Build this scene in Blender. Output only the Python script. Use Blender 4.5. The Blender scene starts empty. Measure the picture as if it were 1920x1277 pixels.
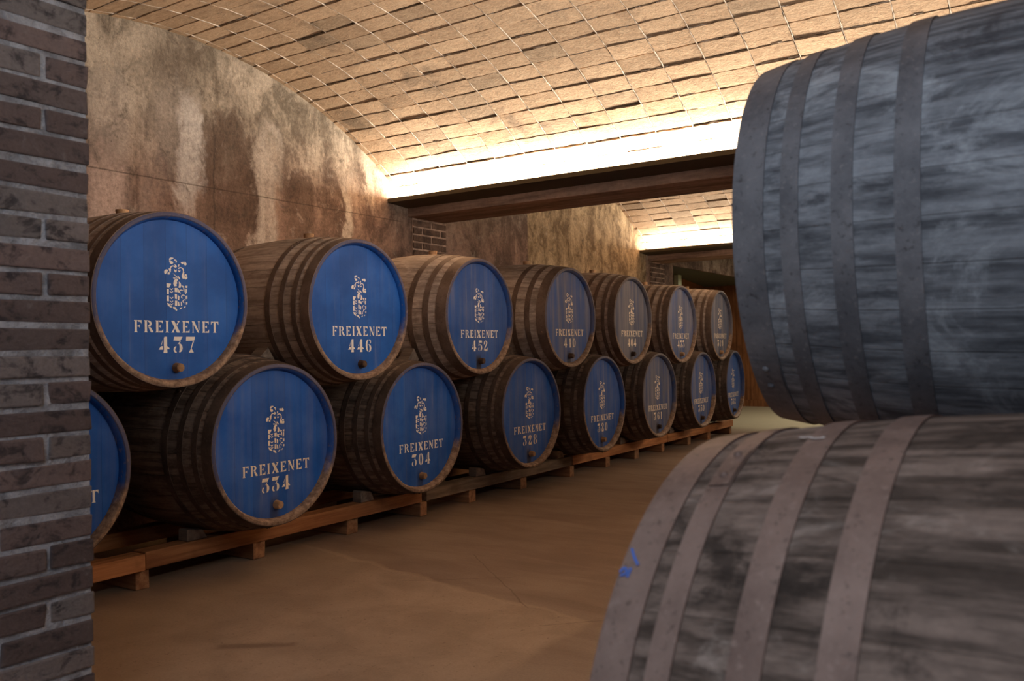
import bpy, bmesh, math, random
from mathutils import Vector, Matrix
random.seed(7)
R_ = random.Random(11)
sc = bpy.context.scene
COL = sc.collection
PI = math.pi
ZO = 0.49

# ------------------------------------------------------------------ helpers
def link(name, me, mat=None, parent=None, loc=None):
    o = bpy.data.objects.new(name, me)
    COL.objects.link(o)
    if mat is not None and me is not None:
        for m in (mat if isinstance(mat, (list, tuple)) else [mat]):
            me.materials.append(m)
    if parent is not None:
        o.parent = parent
    if loc is not None:
        o.location = loc
    return o

def tag(o, label, cat, group=None):
    o['label'] = label
    o['category'] = cat
    if group:
        o['group'] = group
    return o

def empty(name, loc, rz=0.0):
    o = bpy.data.objects.new(name, None)
    o.empty_display_size = 0.1
    COL.objects.link(o)
    o.location = loc
    o.rotation_euler = (0, 0, rz)
    return o

def finish(bm, name, smooth=False, ang=None):
    me = bpy.data.meshes.new(name)
    bmesh.ops.recalc_face_normals(bm, faces=bm.faces)
    bm.to_mesh(me)
    bm.free()
    if smooth:
        for p in me.polygons:
            p.use_smooth = True
        if ang is not None:
            me.set_sharp_from_angle(angle=math.radians(ang))
    return me

def add_box(bm, lo, hi, bev=0.0, jit=0.0, mi=0, rnd=R_):
    m = bmesh.ops.create_cube(bm, size=1.0)
    vs = m['verts']
    for v in vs:
        v.co = Vector([lo[i] + (hi[i] - lo[i]) * (v.co[i] + .5) for i in range(3)])
        if jit:
            v.co += Vector([rnd.uniform(-jit, jit) for _ in range(3)])
    fs = list({f for v in vs for f in v.link_faces})
    for f in fs:
        f.material_index = mi
    if bev:
        es = list({e for f in fs for e in f.edges})
        r = bmesh.ops.bevel(bm, geom=es, offset=bev, segments=2, profile=.6, affect='EDGES')
        for f in r['faces']:
            f.material_index = mi

def box_obj(name, lo, hi, mat, bev=0.006, parent=None, jit=0.0, origin=True):
    """box whose origin sits at its base centre"""
    c = Vector(((lo[0] + hi[0]) / 2, (lo[1] + hi[1]) / 2, lo[2])) if origin else Vector((0, 0, 0))
    bm = bmesh.new()
    add_box(bm, Vector(lo) - c, Vector(hi) - c, bev, jit)
    return link(name, finish(bm, name), mat, parent, c)

# ------------------------------------------------------------------ node helper
class NT:
    def __init__(s, name):
        s.m = bpy.data.materials.new(name)
        s.m.use_nodes = True
        s.t = s.m.node_tree
        s.b = s.t.nodes['Principled BSDF']
        s.b.inputs['Specular IOR Level'].default_value = .25
        s.tc = s.t.nodes.new('ShaderNodeTexCoord')
        s.geo = s.t.nodes.new('ShaderNodeNewGeometry')
        s.oi = s.t.nodes.new('ShaderNodeObjectInfo')
    def n(s, ty): return s.t.nodes.new(ty)
    def put(s, sock, v):
        if isinstance(v, bpy.types.NodeSocket):
            s.t.links.new(v, sock)
        elif isinstance(v, (tuple, list)) and len(v) == 3 and sock.type == 'RGBA':
            sock.default_value = (*v, 1)
        else:
            sock.default_value = v
    def m2(s, op, a, b=0.0, c=None, clamp=False):
        k = s.n('ShaderNodeMath'); k.operation = op; k.use_clamp = clamp
        s.put(k.inputs[0], a); s.put(k.inputs[1], b)
        if c is not None: s.put(k.inputs[2], c)
        return k.outputs[0]
    def obj(s): return s.tc.outputs['Object']
    def sep(s, v):
        k = s.n('ShaderNodeSeparateXYZ'); s.put(k.inputs[0], v); return k.outputs[0], k.outputs[1], k.outputs[2]
    def comb(s, x, y, z):
        k = s.n('ShaderNodeCombineXYZ')
        for i, v in enumerate((x, y, z)): s.put(k.inputs[i], v)
        return k.outputs[0]
    def scale(s, v, sc_, off=None):
        k = s.n('ShaderNodeVectorMath'); k.operation = 'MULTIPLY'
        s.put(k.inputs[0], v); k.inputs[1].default_value = sc_
        o = k.outputs[0]
        if off is not None:
            a = s.n('ShaderNodeVectorMath'); a.operation = 'ADD'
            s.put(a.inputs[0], o); s.put(a.inputs[1], off); o = a.outputs[0]
        return o
    def noise(s, v, sc_=5.0, det=5.0, ro=.6, dist=0.0):
        k = s.n('ShaderNodeTexNoise'); s.put(k.inputs['Vector'], v)
        k.inputs['Scale'].default_value = sc_; k.inputs['Detail'].default_value = det
        k.inputs['Roughness'].default_value = ro; k.inputs['Distortion'].default_value = dist
        return k.outputs[0]
    def white(s, w):
        k = s.n('ShaderNodeTexWhiteNoise'); k.noise_dimensions = '1D'; s.put(k.inputs['W'], w); return k.outputs[0]
    def step(s, v, lo, hi):
        k = s.n('ShaderNodeMapRange'); k.interpolation_type = 'SMOOTHSTEP'
        s.put(k.inputs[0], v); s.put(k.inputs[1], lo); s.put(k.inputs[2], hi)
        return k.outputs[0]
    def mix(s, f, a, b, blend='MIX'):
        k = s.n('ShaderNodeMix'); k.data_type = 'RGBA'; k.blend_type = blend
        s.put(k.inputs[0], f); s.put(k.inputs[6], a); s.put(k.inputs[7], b)
        return k.outputs[2]
    def gain(s, col, f):
        k = s.n('ShaderNodeVectorMath'); k.operation = 'SCALE'
        s.put(k.inputs[0], col); s.put(k.inputs[3], f); return k.outputs[0]
    def bump(s, h, st=.3, d=.01):
        k = s.n('ShaderNodeBump'); k.inputs['Strength'].default_value = st; k.inputs['Distance'].default_value = d
        s.put(k.inputs['Height'], h); s.t.links.new(k.outputs[0], s.b.inputs['Normal'])
    def out(s, col, rough=.8, metal=0.0):
        s.put(s.b.inputs['Base Color'], col); s.put(s.b.inputs['Roughness'], rough); s.put(s.b.inputs['Metallic'], metal)
        return s.m

# ------------------------------------------------------------------ materials
def mat_stave(name, dark, light, pale, mould, nst=26, palefac=.5, mouldfac=.5, seamk=.6, spkk=.8):
    N = NT(name)
    x, y, z = N.sep(N.obj())
    rnd = N.m2('MULTIPLY', N.oi.outputs['Random'], 37.0)
    ang = N.m2('ADD', N.m2('DIVIDE', N.m2('ARCTAN2', z, y), 2 * PI), .5)
    a = N.m2('ADD', N.m2('MULTIPLY', ang, float(nst)), rnd)
    idn = N.m2('FLOOR', a)
    fr = N.m2('FRACT', a)
    edge = N.m2('ABSOLUTE', N.m2('SUBTRACT', fr, .5))
    seam = N.step(edge, .475, .497)
    tone = N.white(idn)
    off = N.comb(rnd, rnd, rnd)
    grain = N.noise(N.scale(N.obj(), (2.2, 34, 34), off), 1.0, 6, .65)
    blot = N.noise(N.scale(N.obj(), (3.2, 5, 5), off), 1.3, 8, .7, .6)
    fine = N.noise(N.scale(N.obj(), (9, 60, 60), off), 1.0, 4, .7)
    c = N.mix(N.step(grain, .36, .64), dark, light)
    c = N.gain(c, N.m2('MULTIPLY_ADD', tone, .7 * seamk, 1 - .35 * seamk))
    c = N.mix(N.m2('MULTIPLY', N.step(blot, .52, .66), palefac), c, pale)
    c = N.mix(N.m2('MULTIPLY', N.step(blot, .47, .34), mouldfac), c, mould)
    c = N.mix(N.m2('MULTIPLY', N.step(fine, .55, .75), .35), c, mould)
    spk = N.noise(N.scale(N.obj(), (24, 48, 48), off), 1.0, 7, .78)
    c = N.gain(c, N.m2('MULTIPLY_ADD', spk, spkk, 1 - spkk * .5))
    c = N.mix(N.m2('MULTIPLY', seam, seamk), c, (.012, .009, .007))
    N.bump(N.m2('SUBTRACT', N.m2('ADD', grain, N.m2('MULTIPLY', fine, .4)), N.m2('MULTIPLY', seam, 2 * seamk)), .55, .004)
    return N.out(c, .82)

def mat_hoop(name, dark, light, spot):
    N = NT(name)
    rnd = N.m2('MULTIPLY', N.oi.outputs['Random'], 53.0)
    off = N.comb(rnd, rnd, rnd)
    a = N.noise(N.scale(N.obj(), (6, 6, 6), off), 1.0, 6, .65)
    b = N.noise(N.scale(N.obj(), (70, 70, 70), off), 1.0, 4, .7)
    c = N.mix(N.step(a, .3, .7), dark, light)
    c = N.mix(N.m2('MULTIPLY', N.step(b, .56, .7), .5), c, spot)
    c = N.mix(N.m2('MULTIPLY', N.step(b, .44, .3), .5), c, (.02, .015, .013))
    N.bump(N.m2('ADD', b, a), .35, .003)
    return N.out(c, .62, .15)

def mat_blue(name, rim=False):
    """painted barrel head; object colour: r = fading, g = dirt"""
    N = NT(name)
    x, y, z = N.sep(N.obj())
    k = N.n('ShaderNodeSeparateColor'); N.put(k.inputs[0], N.oi.outputs['Color'])
    fade, dirt = k.outputs[0], k.outputs[1]
    wseed = N.m2('MULTIPLY', k.outputs[2], 41.0)
    off = N.comb(wseed, wseed, wseed)
    streak = N.noise(N.scale(N.obj(), (4, 17, .9), off), 1.0, 6, .62)
    blot = N.noise(N.scale(N.obj(), (4, 4, 4), off), 1.0, 6, .6)
    speck = N.noise(N.scale(N.obj(), (60, 60, 26), off), 1.0, 4, .7)
    a = N.m2('MULTIPLY', N.m2('ADD', y, .62), 8.5)
    fr = N.m2('FRACT', a)
    seam = N.step(N.m2('ABSOLUTE', N.m2('SUBTRACT', fr, .5)), .482, .498)
    tone = N.white(N.m2('ADD', N.m2('FLOOR', a), wseed))
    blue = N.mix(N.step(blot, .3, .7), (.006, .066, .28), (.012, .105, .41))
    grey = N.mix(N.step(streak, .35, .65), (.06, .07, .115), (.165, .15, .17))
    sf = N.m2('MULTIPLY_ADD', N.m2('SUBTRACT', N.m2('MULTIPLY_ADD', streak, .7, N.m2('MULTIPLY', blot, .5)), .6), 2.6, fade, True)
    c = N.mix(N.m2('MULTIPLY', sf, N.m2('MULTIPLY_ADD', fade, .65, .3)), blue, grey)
    c = N.gain(c, N.m2('MULTIPLY_ADD', tone, .22, .9))
    c = N.mix(N.m2('MULTIPLY', N.step(streak, .62, .78), N.m2('MULTIPLY_ADD', fade, .3, .34)), c, (.36, .34, .37))
    c = N.mix(N.m2('MULTIPLY', N.step(speck, .62, .75), N.m2('MULTIPLY_ADD', dirt, .5, .12)), c, (.07, .035, .02))
    c = N.mix(N.m2('MULTIPLY', seam, .35), c, (.006, .015, .05))
    if rim:
        bare = N.mix(N.step(N.noise(N.scale(N.obj(), (30, 30, 30), off), 1.0, 5, .7), .35, .7), (.15, .09, .06), (.38, .26, .18))
        f = N.step(N.m2('ADD', z, N.m2('MULTIPLY', N.m2('SUBTRACT', blot, .5), .5)), -.08, -.2)
        c = N.mix(N.m2('MULTIPLY', N.step(x, -.006, -.002), .75), c, (.085, .06, .052))
        c = N.mix(N.m2('MAXIMUM', f, N.m2('MULTIPLY', N.step(speck, .55, .66), .4)), c, bare)
    else:
        # damp stain running down from the tap bung
        dx = N.m2('ABSOLUTE', N.m2('ADD', y, N.m2('MULTIPLY', N.m2('SUBTRACT', streak, .5), .05)))
        st = N.m2('MULTIPLY', N.step(dx, .042, .016), N.step(z, -.27, -.33))
        c = N.mix(N.m2('MULTIPLY', st, N.m2('MULTIPLY_ADD', dirt, 1.3, .05, True)), c, (.025, .018, .014))
    N.bump(N.m2('SUBTRACT', N.m2('ADD', streak, N.m2('MULTIPLY', speck, .3)), seam), .25, .003)
    return N.out(c, .6)

def mat_paint(name, col, wear):
    N = NT(name)
    a = N.noise(N.scale(N.obj(), (30, 30, 30)), 1.0, 5, .7)
    c = N.mix(N.m2('MULTIPLY', N.step(a, .5, .72), wear), col, (col[0] * .45, col[1] * .4, col[2] * .4))
    return N.out(c, .7)

def mat_timber(name, dark, light, axis=1):
    N = NT(name)
    s_ = [26, 26, 26]; s_[axis] = 1.6
    rnd = N.m2('MULTIPLY', N.oi.outputs['Random'], 19.0)
    off = N.comb(rnd, rnd, rnd)
    g = N.noise(N.scale(N.obj(), tuple(s_), off), 1.0, 6, .65, .3)
    b = N.noise(N.scale(N.obj(), (3, 3, 3), off), 1.0, 4, .6)
    c = N.mix(N.step(g, .3, .7), dark, light)
    c = N.gain(c, N.m2('MULTIPLY_ADD', N.oi.outputs['Random'], .4, .8))
    c = N.mix(N.m2('MULTIPLY', N.step(b, .5, .7), .45), c, tuple(v * .4 for v in dark))
    N.bump(g, .4, .003)
    return N.out(c, .75)

def mat_plaster():
    N = NT('stained_plaster')
    P = N.obj()
    x, y, z = N.sep(P)
    w = N.noise(N.scale(P, (1, 1.1, .8)), 1.0, 7, .62, .5)
    w2 = N.noise(N.scale(P, (1, 3.4, 2.4), (5, 3, 1)), 1.0, 8, .68, .4)
    st = N.noise(N.scale(P, (1, 4.2, .38), (1, 9, 4)), 1.0, 7, .62, .3)
    gr = N.noise(N.scale(P, (34, 34, 34)), 1.0, 5, .75)
    mid = N.noise(N.scale(P, (9, 9, 7), (2, 2, 8)), 1.0, 8, .74, .5)
    fz = N.m2('ADD', z, N.m2('MULTIPLY', N.m2('SUBTRACT', w2, .5), 1.1))
    low = N.mix(N.step(w2, .38, .6), (.10, .06, .046), (.26, .158, .115))
    up = N.mix(N.step(w2, .36, .62), (.125, .098, .072), (.35, .285, .222))
    c = N.mix(N.step(fz, 2.25, 3.0), low, up)
    # old dark damp clouds
    c = N.mix(N.m2('MULTIPLY', N.step(w, .5, .33), .65), c, (.075, .05, .035))
    # pale lime runs, at their places on the wall
    def run(y0, hw, z0, z1, amt, col, cc):
        d = N.m2('ABSOLUTE', N.m2('SUBTRACT', N.m2('ADD', y, N.m2('MULTIPLY', N.m2('SUBTRACT', w2, .5), .5)), y0))
        f = N.m2('MULTIPLY', N.step(d, hw, hw * .35), N.m2('MULTIPLY', N.step(fz, z0, z0 + .35), N.step(fz, z1, z1 - .35)))
        f = N.m2('MULTIPLY', f, N.step(st, .25, .6))
        return N.mix(N.m2('MULTIPLY', f, amt), cc, col)
    c = run(.5, .55, 2.2, 3.2, .45, (.40, .335, .285), c)
    c = run(.35, .42, 1.6, 2.55, .75, (.50, .37, .31), c)
    c = run(1.25, .30, 1.5, 3.1, .75, (.085, .052, .036), c)
    c = run(2.08, .42, 1.5, 2.85, .75, (.095, .058, .04), c)
    c = run(.92, .14, 2.1, 3.1, .85, (.47, .42, .38), c)
    c = run(1.60, .17, 1.4, 2.95, .8, (.47, .40, .335), c)
    c = run(2.47, .10, 1.6, 2.8, .8, (.5, .42, .34), c)
    c = run(2.72, .10, 2.3, 3.0, .8, (.55, .45, .35), c)
    # dark runs
    dk = N.m2('MULTIPLY', N.step(st, .42, .26), .45)
    c = N.mix(dk, c, (.085, .052, .036))
    # rougher sprayed plaster in the second bay, edge at y = 5.3
    yy = N.m2('ADD', y, N.m2('MULTIPLY', N.m2('SUBTRACT', w2, .5), .04))
    spr = N.mix(N.step(N.noise(N.scale(P, (4, 5, 3.2)), 1.0, 9, .76, .5), .36, .66), (.12, .075, .038), (.40, .29, .175))
    lowline = N.step(N.m2('ADD', z, N.m2('MULTIPLY', N.m2('SUBTRACT', w2, .5), .35)), 2.02, 2.1)
    c = N.mix(N.m2('MULTIPLY', N.m2('MULTIPLY', N.step(yy, 5.29, 5.31), N.step(yy, 8.45, 8.4)), lowline), c, spr)
    # formwork joint
    jl = N.m2('ABSOLUTE', N.m2('SUBTRACT', N.m2('ADD', z, N.m2('MULTIPLY', N.m2('SUBTRACT', w, .5), .02)), 2.385))
    c = N.mix(N.m2('MULTIPLY', N.step(jl, .007, .002), N.m2('MULTIPLY', N.step(y, 3.2, 3.1), .6)), c, (.05, .03, .02))
    # vertical crack and edge of a patch
    vl = N.m2('ABSOLUTE', N.m2('SUBTRACT', N.m2('ADD', y, N.m2('MULTIPLY', N.m2('SUBTRACT', w2, .5), .12)), 1.13))
    c = N.mix(N.m2('MULTIPLY', N.step(vl, .012, .003), N.m2('MULTIPLY', N.step(z, 3.0, 2.8), .6)), c, (.06, .04, .03))
    c = N.mix(N.m2('MULTIPLY', N.step(mid, .47, .3), .75), c, (.07, .05, .036))
    c = N.mix(N.m2('MULTIPLY', N.step(mid, .55, .72), .4), c, (.46, .38, .31))
    c = N.gain(c, N.m2('MULTIPLY_ADD', gr, 1.5, .22))
    sp = N.noise(N.scale(P, (55, 55, 55)), 1.0, 3, .6)
    c = N.mix(N.m2('MULTIPLY', N.step(sp, .31, .24), .7), c, (.03, .02, .015))
    N.bump(N.m2('ADD', N.m2('MULTIPLY', gr, .35), N.m2('ADD', w2, N.m2('MULTIPLY', st, .5))), .8, .03)
    return N.out(c, .9)

def mat_vault_tile():
    N = NT('vault_tile')
    P = N.obj()
    r = N.geo.outputs['Random Per Island']
    r2 = N.white(N.m2('MULTIPLY', r, 991.0))
    a = N.noise(N.scale(P, (2.4, 2.4, 2.4)), 1.0, 7, .65, .4)
    lg = N.noise(N.scale(P, (.55, .55, .55), (4, 2, 7)), 1.0, 5, .6)
    b = N.noise(N.scale(P, (16, 26, 26)), 1.0, 5, .68, .8)
    g = N.noise(N.scale(P, (80, 80, 80)), 1.0, 3, .7)
    c = N.mix(r, (.36, .24, .15), (.50, .345, .225))
    c = N.mix(N.m2('MULTIPLY', N.step(r2, .86, .92), .5), c, (.21, .155, .105))
    c = N.mix(N.m2('MULTIPLY', N.step(b, .45, .7), .4), c, (.56, .42, .29))
    c = N.mix(N.m2('MULTIPLY', N.step(b, .46, .3), .45), c, (.18, .11, .065))
    m = N.m2('MULTIPLY', N.step(a, .52, .68), N.step(lg, .38, .6))
    c = N.mix(N.m2('MULTIPLY', m, .6), c, (.11, .078, .055))
    c = N.gain(c, N.m2('MULTIPLY_ADD', g, .9, .55))
    N.bump(N.m2('ADD', b, N.m2('MULTIPLY', g, .4)), .5, .006)
    return N.out(c, .9)

def mat_mottle(name, a, b, sc_=12, rough=.9, bump=.5, d=.01, third=None):
    N = NT(name)
    n1 = N.noise(N.scale(N.obj(), (sc_,) * 3), 1.0, 7, .68, .3)
    n2 = N.noise(N.scale(N.obj(), (sc_ * 6,) * 3), 1.0, 4, .7)
    c = N.mix(N.step(n1, .3, .7), a, b)
    if third:
        c = N.mix(N.m2('MULTIPLY', N.step(n2, .58, .72), .6), c, third)
    c = N.gain(c, N.m2('MULTIPLY_ADD', n2, .6, .7))
    N.bump(N.m2('ADD', n1, N.m2('MULTIPLY', n2, .5)), bump, d)
    return N.out(c, rough)

def mat_beam():
    N = NT('beam_concrete')
    P = N.obj()
    n1 = N.noise(N.scale(P, (1.2, 9, 9)), 1.0, 7, .68, .4)
    n2 = N.noise(N.scale(P, (30, 30, 30)), 1.0, 4, .7)
    n3 = N.noise(N.scale(P, (5, 5, 5)), 1.0, 6, .65, .4)
    c = N.mix(N.step(n1, .3, .7), (.18, .115, .085), (.50, .34, .255))
    c = N.mix(N.m2('MULTIPLY', N.step(n3, .62, .74), .6), c, (.42, .33, .27))
    c = N.gain(c, N.m2('MULTIPLY_ADD', n2, .7, .65))
    N.bump(N.m2('ADD', n1, N.m2('MULTIPLY', n2, .5)), .6, .012)
    return N.out(c, .85)

def mat_floor():
    N = NT('concrete_floor')
    P = N.obj()
    x, y, z = N.sep(P)
    w = N.noise(N.scale(P, (.8, .8, .8)), 1.0, 6, .6, .4)
    w2 = N.noise(N.scale(P, (3, 3, 3), (3, 1, 0)), 1.0, 7, .65, .4)
    sw = N.noise(N.scale(P, (1.2, 5, 1)), 1.0, 6, .6, .8)
    g = N.noise(N.scale(P, (90, 90, 90)), 1.0, 3, .75)
    g2 = N.noise(N.scale(P, (34, 34, 34)), 1.0, 3, .75)
    c = N.mix(N.step(N.m2('ADD', N.m2('MULTIPLY', w, .5), N.m2('MULTIPLY', sw, .5)), .35, .65), (.20, .135, .096), (.29, .21, .155))
    wob = N.m2('MULTIPLY', N.m2('SUBTRACT', w2, .5), .22)
    ly = N.m2('ADD', N.m2('ADD', y, N.m2('MULTIPLY', x, .2)), wob)      # old pour ends along this line
    slab = N.m2('MULTIPLY', N.step(ly, .92, .88), N.step(N.m2('ADD', x, wob), 1.98, 1.92))
    slabc = N.mix(N.step(w2, .3, .7), (.28, .20, .142), (.385, .285, .208))
    slabc = N.mix(N.m2('MULTIPLY', N.step(g2, .6, .7), .5), slabc, (.12, .075, .05))
    c = N.mix(N.m2('MULTIPLY', slab, N.m2('MULTIPLY_ADD', N.step(x, .0, .9), .5, .5)), c, slabc)
    e = N.m2('ABSOLUTE', N.m2('SUBTRACT', ly, .905))
    c = N.mix(N.m2('MULTIPLY', N.m2('MULTIPLY', N.step(e, .03, .008), N.step(x, 2.0, 1.9)), N.m2('MULTIPLY', w2, .5)), c, (.5, .37, .25))
    def crack(p, q, hw, amt, cc, col=(.09, .05, .03)):
        dx, dy = q[0] - p[0], q[1] - p[1]; L = math.hypot(dx, dy); dx /= L; dy /= L
        xx = N.m2('SUBTRACT', x, p[0]); yy = N.m2('SUBTRACT', y, p[1])
        t = N.m2('ADD', N.m2('MULTIPLY', xx, dx), N.m2('MULTIPLY', yy, dy))
        d = N.m2('SUBTRACT', N.m2('MULTIPLY', yy, dx), N.m2('MULTIPLY', xx, dy))
        d = N.m2('ABSOLUTE', N.m2('ADD', d, N.m2('MULTIPLY', wob, .35)))
        f = N.m2('MULTIPLY', N.step(d, hw, hw * .2), N.m2('MULTIPLY', N.step(t, 0, .05), N.step(t, L, L - .05)))
        return N.mix(N.m2('MULTIPLY', f, amt), cc, col)
    c = crack((.73, 1.32), (1.6, .55), .006, .45, c)
    c = crack((.75, .62), (1.25, 1.0), .006, .4, c)
    c = crack((1.75, .35), (2.15, .75), .006, .4, c)
    c = crack((.75, -.55), (1.05, -.33), .045, .5, c, (.12, .07, .045))
    # paler colour on the far floor imitates daylight falling there
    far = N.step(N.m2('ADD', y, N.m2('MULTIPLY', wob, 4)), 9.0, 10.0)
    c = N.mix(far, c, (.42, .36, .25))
    c = N.gain(c, N.m2('MULTIPLY_ADD', g, .5, .75))
    N.bump(N.m2('ADD', N.m2('MULTIPLY', g, .4), N.m2('ADD', N.m2('MULTIPLY', slab, .5), N.m2('MULTIPLY', g2, .3))), .3, .006)
    return N.out(c, N.m2('MULTIPLY_ADD', w2, .3, .5))

def mat_brick(name, dk=1.0):
    N = NT(name)
    r = N.geo.outputs['Random Per Island']
    r2 = N.white(N.m2('MULTIPLY', r, 337.0))
    n1 = N.noise(N.scale(N.obj(), (14, 14, 20)), 1.0, 7, .68, .4)
    n2 = N.noise(N.scale(N.obj(), (90, 90, 90)), 1.0, 3, .7)
    c = N.mix(r, tuple(v * dk for v in (.09, .067, .064)), tuple(v * dk for v in (.185, .135, .126)))
    c = N.mix(N.m2('MULTIPLY', N.step(r2, .6, .7), .7), c, tuple(v * dk for v in (.2, .18, .175)))
    c = N.mix(N.m2('MULTIPLY', N.step(n1, .5, .36), .8), c, (.03, .026, .03))
    c = N.mix(N.m2('MULTIPLY', N.step(n1, .58, .75), .4), c, (.28, .24, .235))
    c = N.gain(c, N.m2('MULTIPLY_ADD', n2, .7, .65))
    N.bump(N.m2('ADD', n1, N.m2('MULTIPLY', n2, .4)), .7, .008)
    return N.out(c, .85)

def plain(name, col, rough=.7, metal=0.0):
    N = NT(name)
    n1 = N.noise(N.scale(N.obj(), (20, 20, 20)), 1.0, 5, .65)
    c = N.gain(N.mix(0.0, col, col), N.m2('MULTIPLY_ADD', n1, .5, .75))
    return N.out(c, rough, metal)

def emit(name, col, st):
    m = bpy.data.materials.new(name); m.use_nodes = True
    t = m.node_tree; t.nodes.clear()
    e = t.nodes.new('ShaderNodeEmission'); e.inputs[0].default_value = (*col, 1); e.inputs[1].default_value = st
    o = t.nodes.new('ShaderNodeOutputMaterial'); t.links.new(e.outputs[0], o.inputs[0])
    return m

M = {}
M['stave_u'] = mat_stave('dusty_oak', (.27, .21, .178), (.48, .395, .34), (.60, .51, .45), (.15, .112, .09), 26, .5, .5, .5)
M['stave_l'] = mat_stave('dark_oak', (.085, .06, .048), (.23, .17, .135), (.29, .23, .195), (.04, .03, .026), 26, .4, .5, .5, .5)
M['stave_grey'] = mat_stave('grey_weathered_oak', (.10, .105, .12), (.28, .295, .325), (.46, .49, .53), (.05, .05, .06), 34, .65, .75, .3, 1.3)
M['stave_brown'] = mat_stave('worn_brown_oak', (.062, .043, .034), (.22, .158, .13), (.40, .325, .285), (.023, .016, .013), 34, .55, .8, .3, 1.3)
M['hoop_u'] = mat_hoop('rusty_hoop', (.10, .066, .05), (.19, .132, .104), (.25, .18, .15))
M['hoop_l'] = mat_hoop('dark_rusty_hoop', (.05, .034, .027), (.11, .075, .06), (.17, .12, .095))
M['hoop_grey'] = mat_hoop('grey_iron_hoop', (.12, .12, .135), (.225, .222, .24), (.32, .30, .30))
M['hoop_brown'] = mat_hoop('brown_iron_hoop', (.175, .115, .096), (.29, .20, .168), (.35, .255, .22))
M['blue'] = mat_blue('blue_head_paint')
M['rim'] = mat_blue('blue_chime_paint', True)
M['oak_head'] = mat_timber('oak_head', (.1, .08, .07), (.25, .2, .17), 2)
M['paint_white'] = mat_paint('white_stencil_paint', (.80, .74, .68), .3)
M['paint_aged'] = mat_paint('aged_stencil_paint', (.80, .66, .50), .5)
M['cork'] = mat_timber('cork_wood', (.26, .14, .07), (.46, .28, .15), 0)
M['cork_dark'] = mat_timber('wet_cork', (.035, .02, .014), (.09, .05, .03), 0)
M['rail'] = mat_timber('orange_timber', (.27, .105, .04), (.50, .22, .09), 1)
M['rail_grey'] = mat_timber('grey_timber', (.10, .07, .05), (.23, .165, .115), 1)
M['sleeper'] = mat_timber('sleeper_timber', (.2, .09, .045), (.42, .22, .11), 0)
M['wedge'] = mat_timber('wedge_wood', (.11, .08, .065), (.25, .19, .15), 0)
M['plaster'] = mat_plaster()
M['tile'] = mat_vault_tile()
M['bed'] = mat_mottle('vault_bed', (.035, .026, .02), (.10, .075, .058), 14)
M['mortar'] = mat_mottle('lime_mortar', (.42, .34, .28), (.66, .57, .48), 18, .95, .6, .01, (.16, .11, .08))
M['beam'] = mat_beam()
M['trough'] = plain('trough_metal', (.075, .055, .03), .6, .1)
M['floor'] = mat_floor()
M['brick'] = mat_brick('old_brick')
M['brick_dark'] = mat_mottle('soot_brick', (.05, .03, .022), (.17, .10, .07), 9, .9, .6, .01, (.25, .17, .13))
M['pier_mortar'] = mat_mottle('pier_mortar', (.2, .2, .215), (.50, .51, .55), 16, .95, .9, .015, (.10, .098, .11))
M['boards'] = mat_timber('brown_boards', (.16, .06, .022), (.34, .14, .055), 2)
M['lintel'] = plain('dull_green_soffit', (.085, .085, .055), .8)
M['post'] = plain('pale_green_post', (.62, .68, .47), .6)
M['rod'] = plain('plain_white', (.75, .78, .75), .4)
M['white_wall'] = mat_mottle('dim_wall', (.2, .16, .13), (.32, .27, .22), 4)
M['chalk_blue'] = mat_paint('blue_chalk', (.08, .16, .5), .5)
M['chalk_white'] = mat_paint('white_chalk', (.62, .56, .54), .5)

def structure(o):
    o['kind'] = 'structure'
    return o

# ------------------------------------------------------------------ room shell
WX = -1.35       # face of the left wall
EX = 4.95        # face of the right wall
FY = 14.3        # end wall
def wallbox(name, lo, hi, mat):
    bm = bmesh.new(); add_box(bm, lo, hi)
    return structure(link(name, finish(bm, name), mat))

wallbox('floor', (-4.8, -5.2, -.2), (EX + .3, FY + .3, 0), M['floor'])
# left wall with the opening to the side room between y 9.4 and 13.2
bm = bmesh.new()
add_box(bm, (WX - .4, -5.2, 0), (WX, 9.4, 3.75))
add_box(bm, (WX - .05, 9.4, 2.44), (WX, FY, 3.75))
structure(link('wall_left', finish(bm, 'wall_left'), M['plaster']))
wallbox('wall_right', (EX, -5.2, 0), (EX + .3, FY, 3.75), M['plaster'])
wallbox('wall_end', (-4.6, FY, 0), (EX + .3, FY + .3, 3.75), M['boards'])
# rear wall behind the camera, with an added, unseen window for the cool fill light
bm = bmesh.new()
WY = -5.2
add_box(bm, (-1.75, WY - .3, 0), (2.6, WY, 3.75))
add_box(bm, (4.7, WY - .3, 0), (EX + .3, WY, 3.75))
add_box(bm, (2.6, WY - .3, 0), (4.7, WY, 1.2))
add_box(bm, (2.6, WY - .3, 2.9), (4.7, WY, 3.75))
structure(link('wall_back', finish(bm, 'wall_back'), M['white_wall']))
bm = bmesh.new()
for lo, hi in (((2.6, WY - .2, 1.2), (2.68, WY - .1, 2.9)), ((4.62, WY - .2, 1.2), (4.7, WY - .1, 2.9)), ((2.6, WY - .2, 1.2), (4.7, WY - .1, 1.28)), ((2.6, WY - .2, 2.82), (4.7, WY - .1, 2.9)), ((3.62, WY - .19, 1.2), (3.68, WY - .11, 2.9))):
    add_box(bm, lo, hi)
structure(link('added_window_1', finish(bm, 'added_window_1'), M['rod']))

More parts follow.
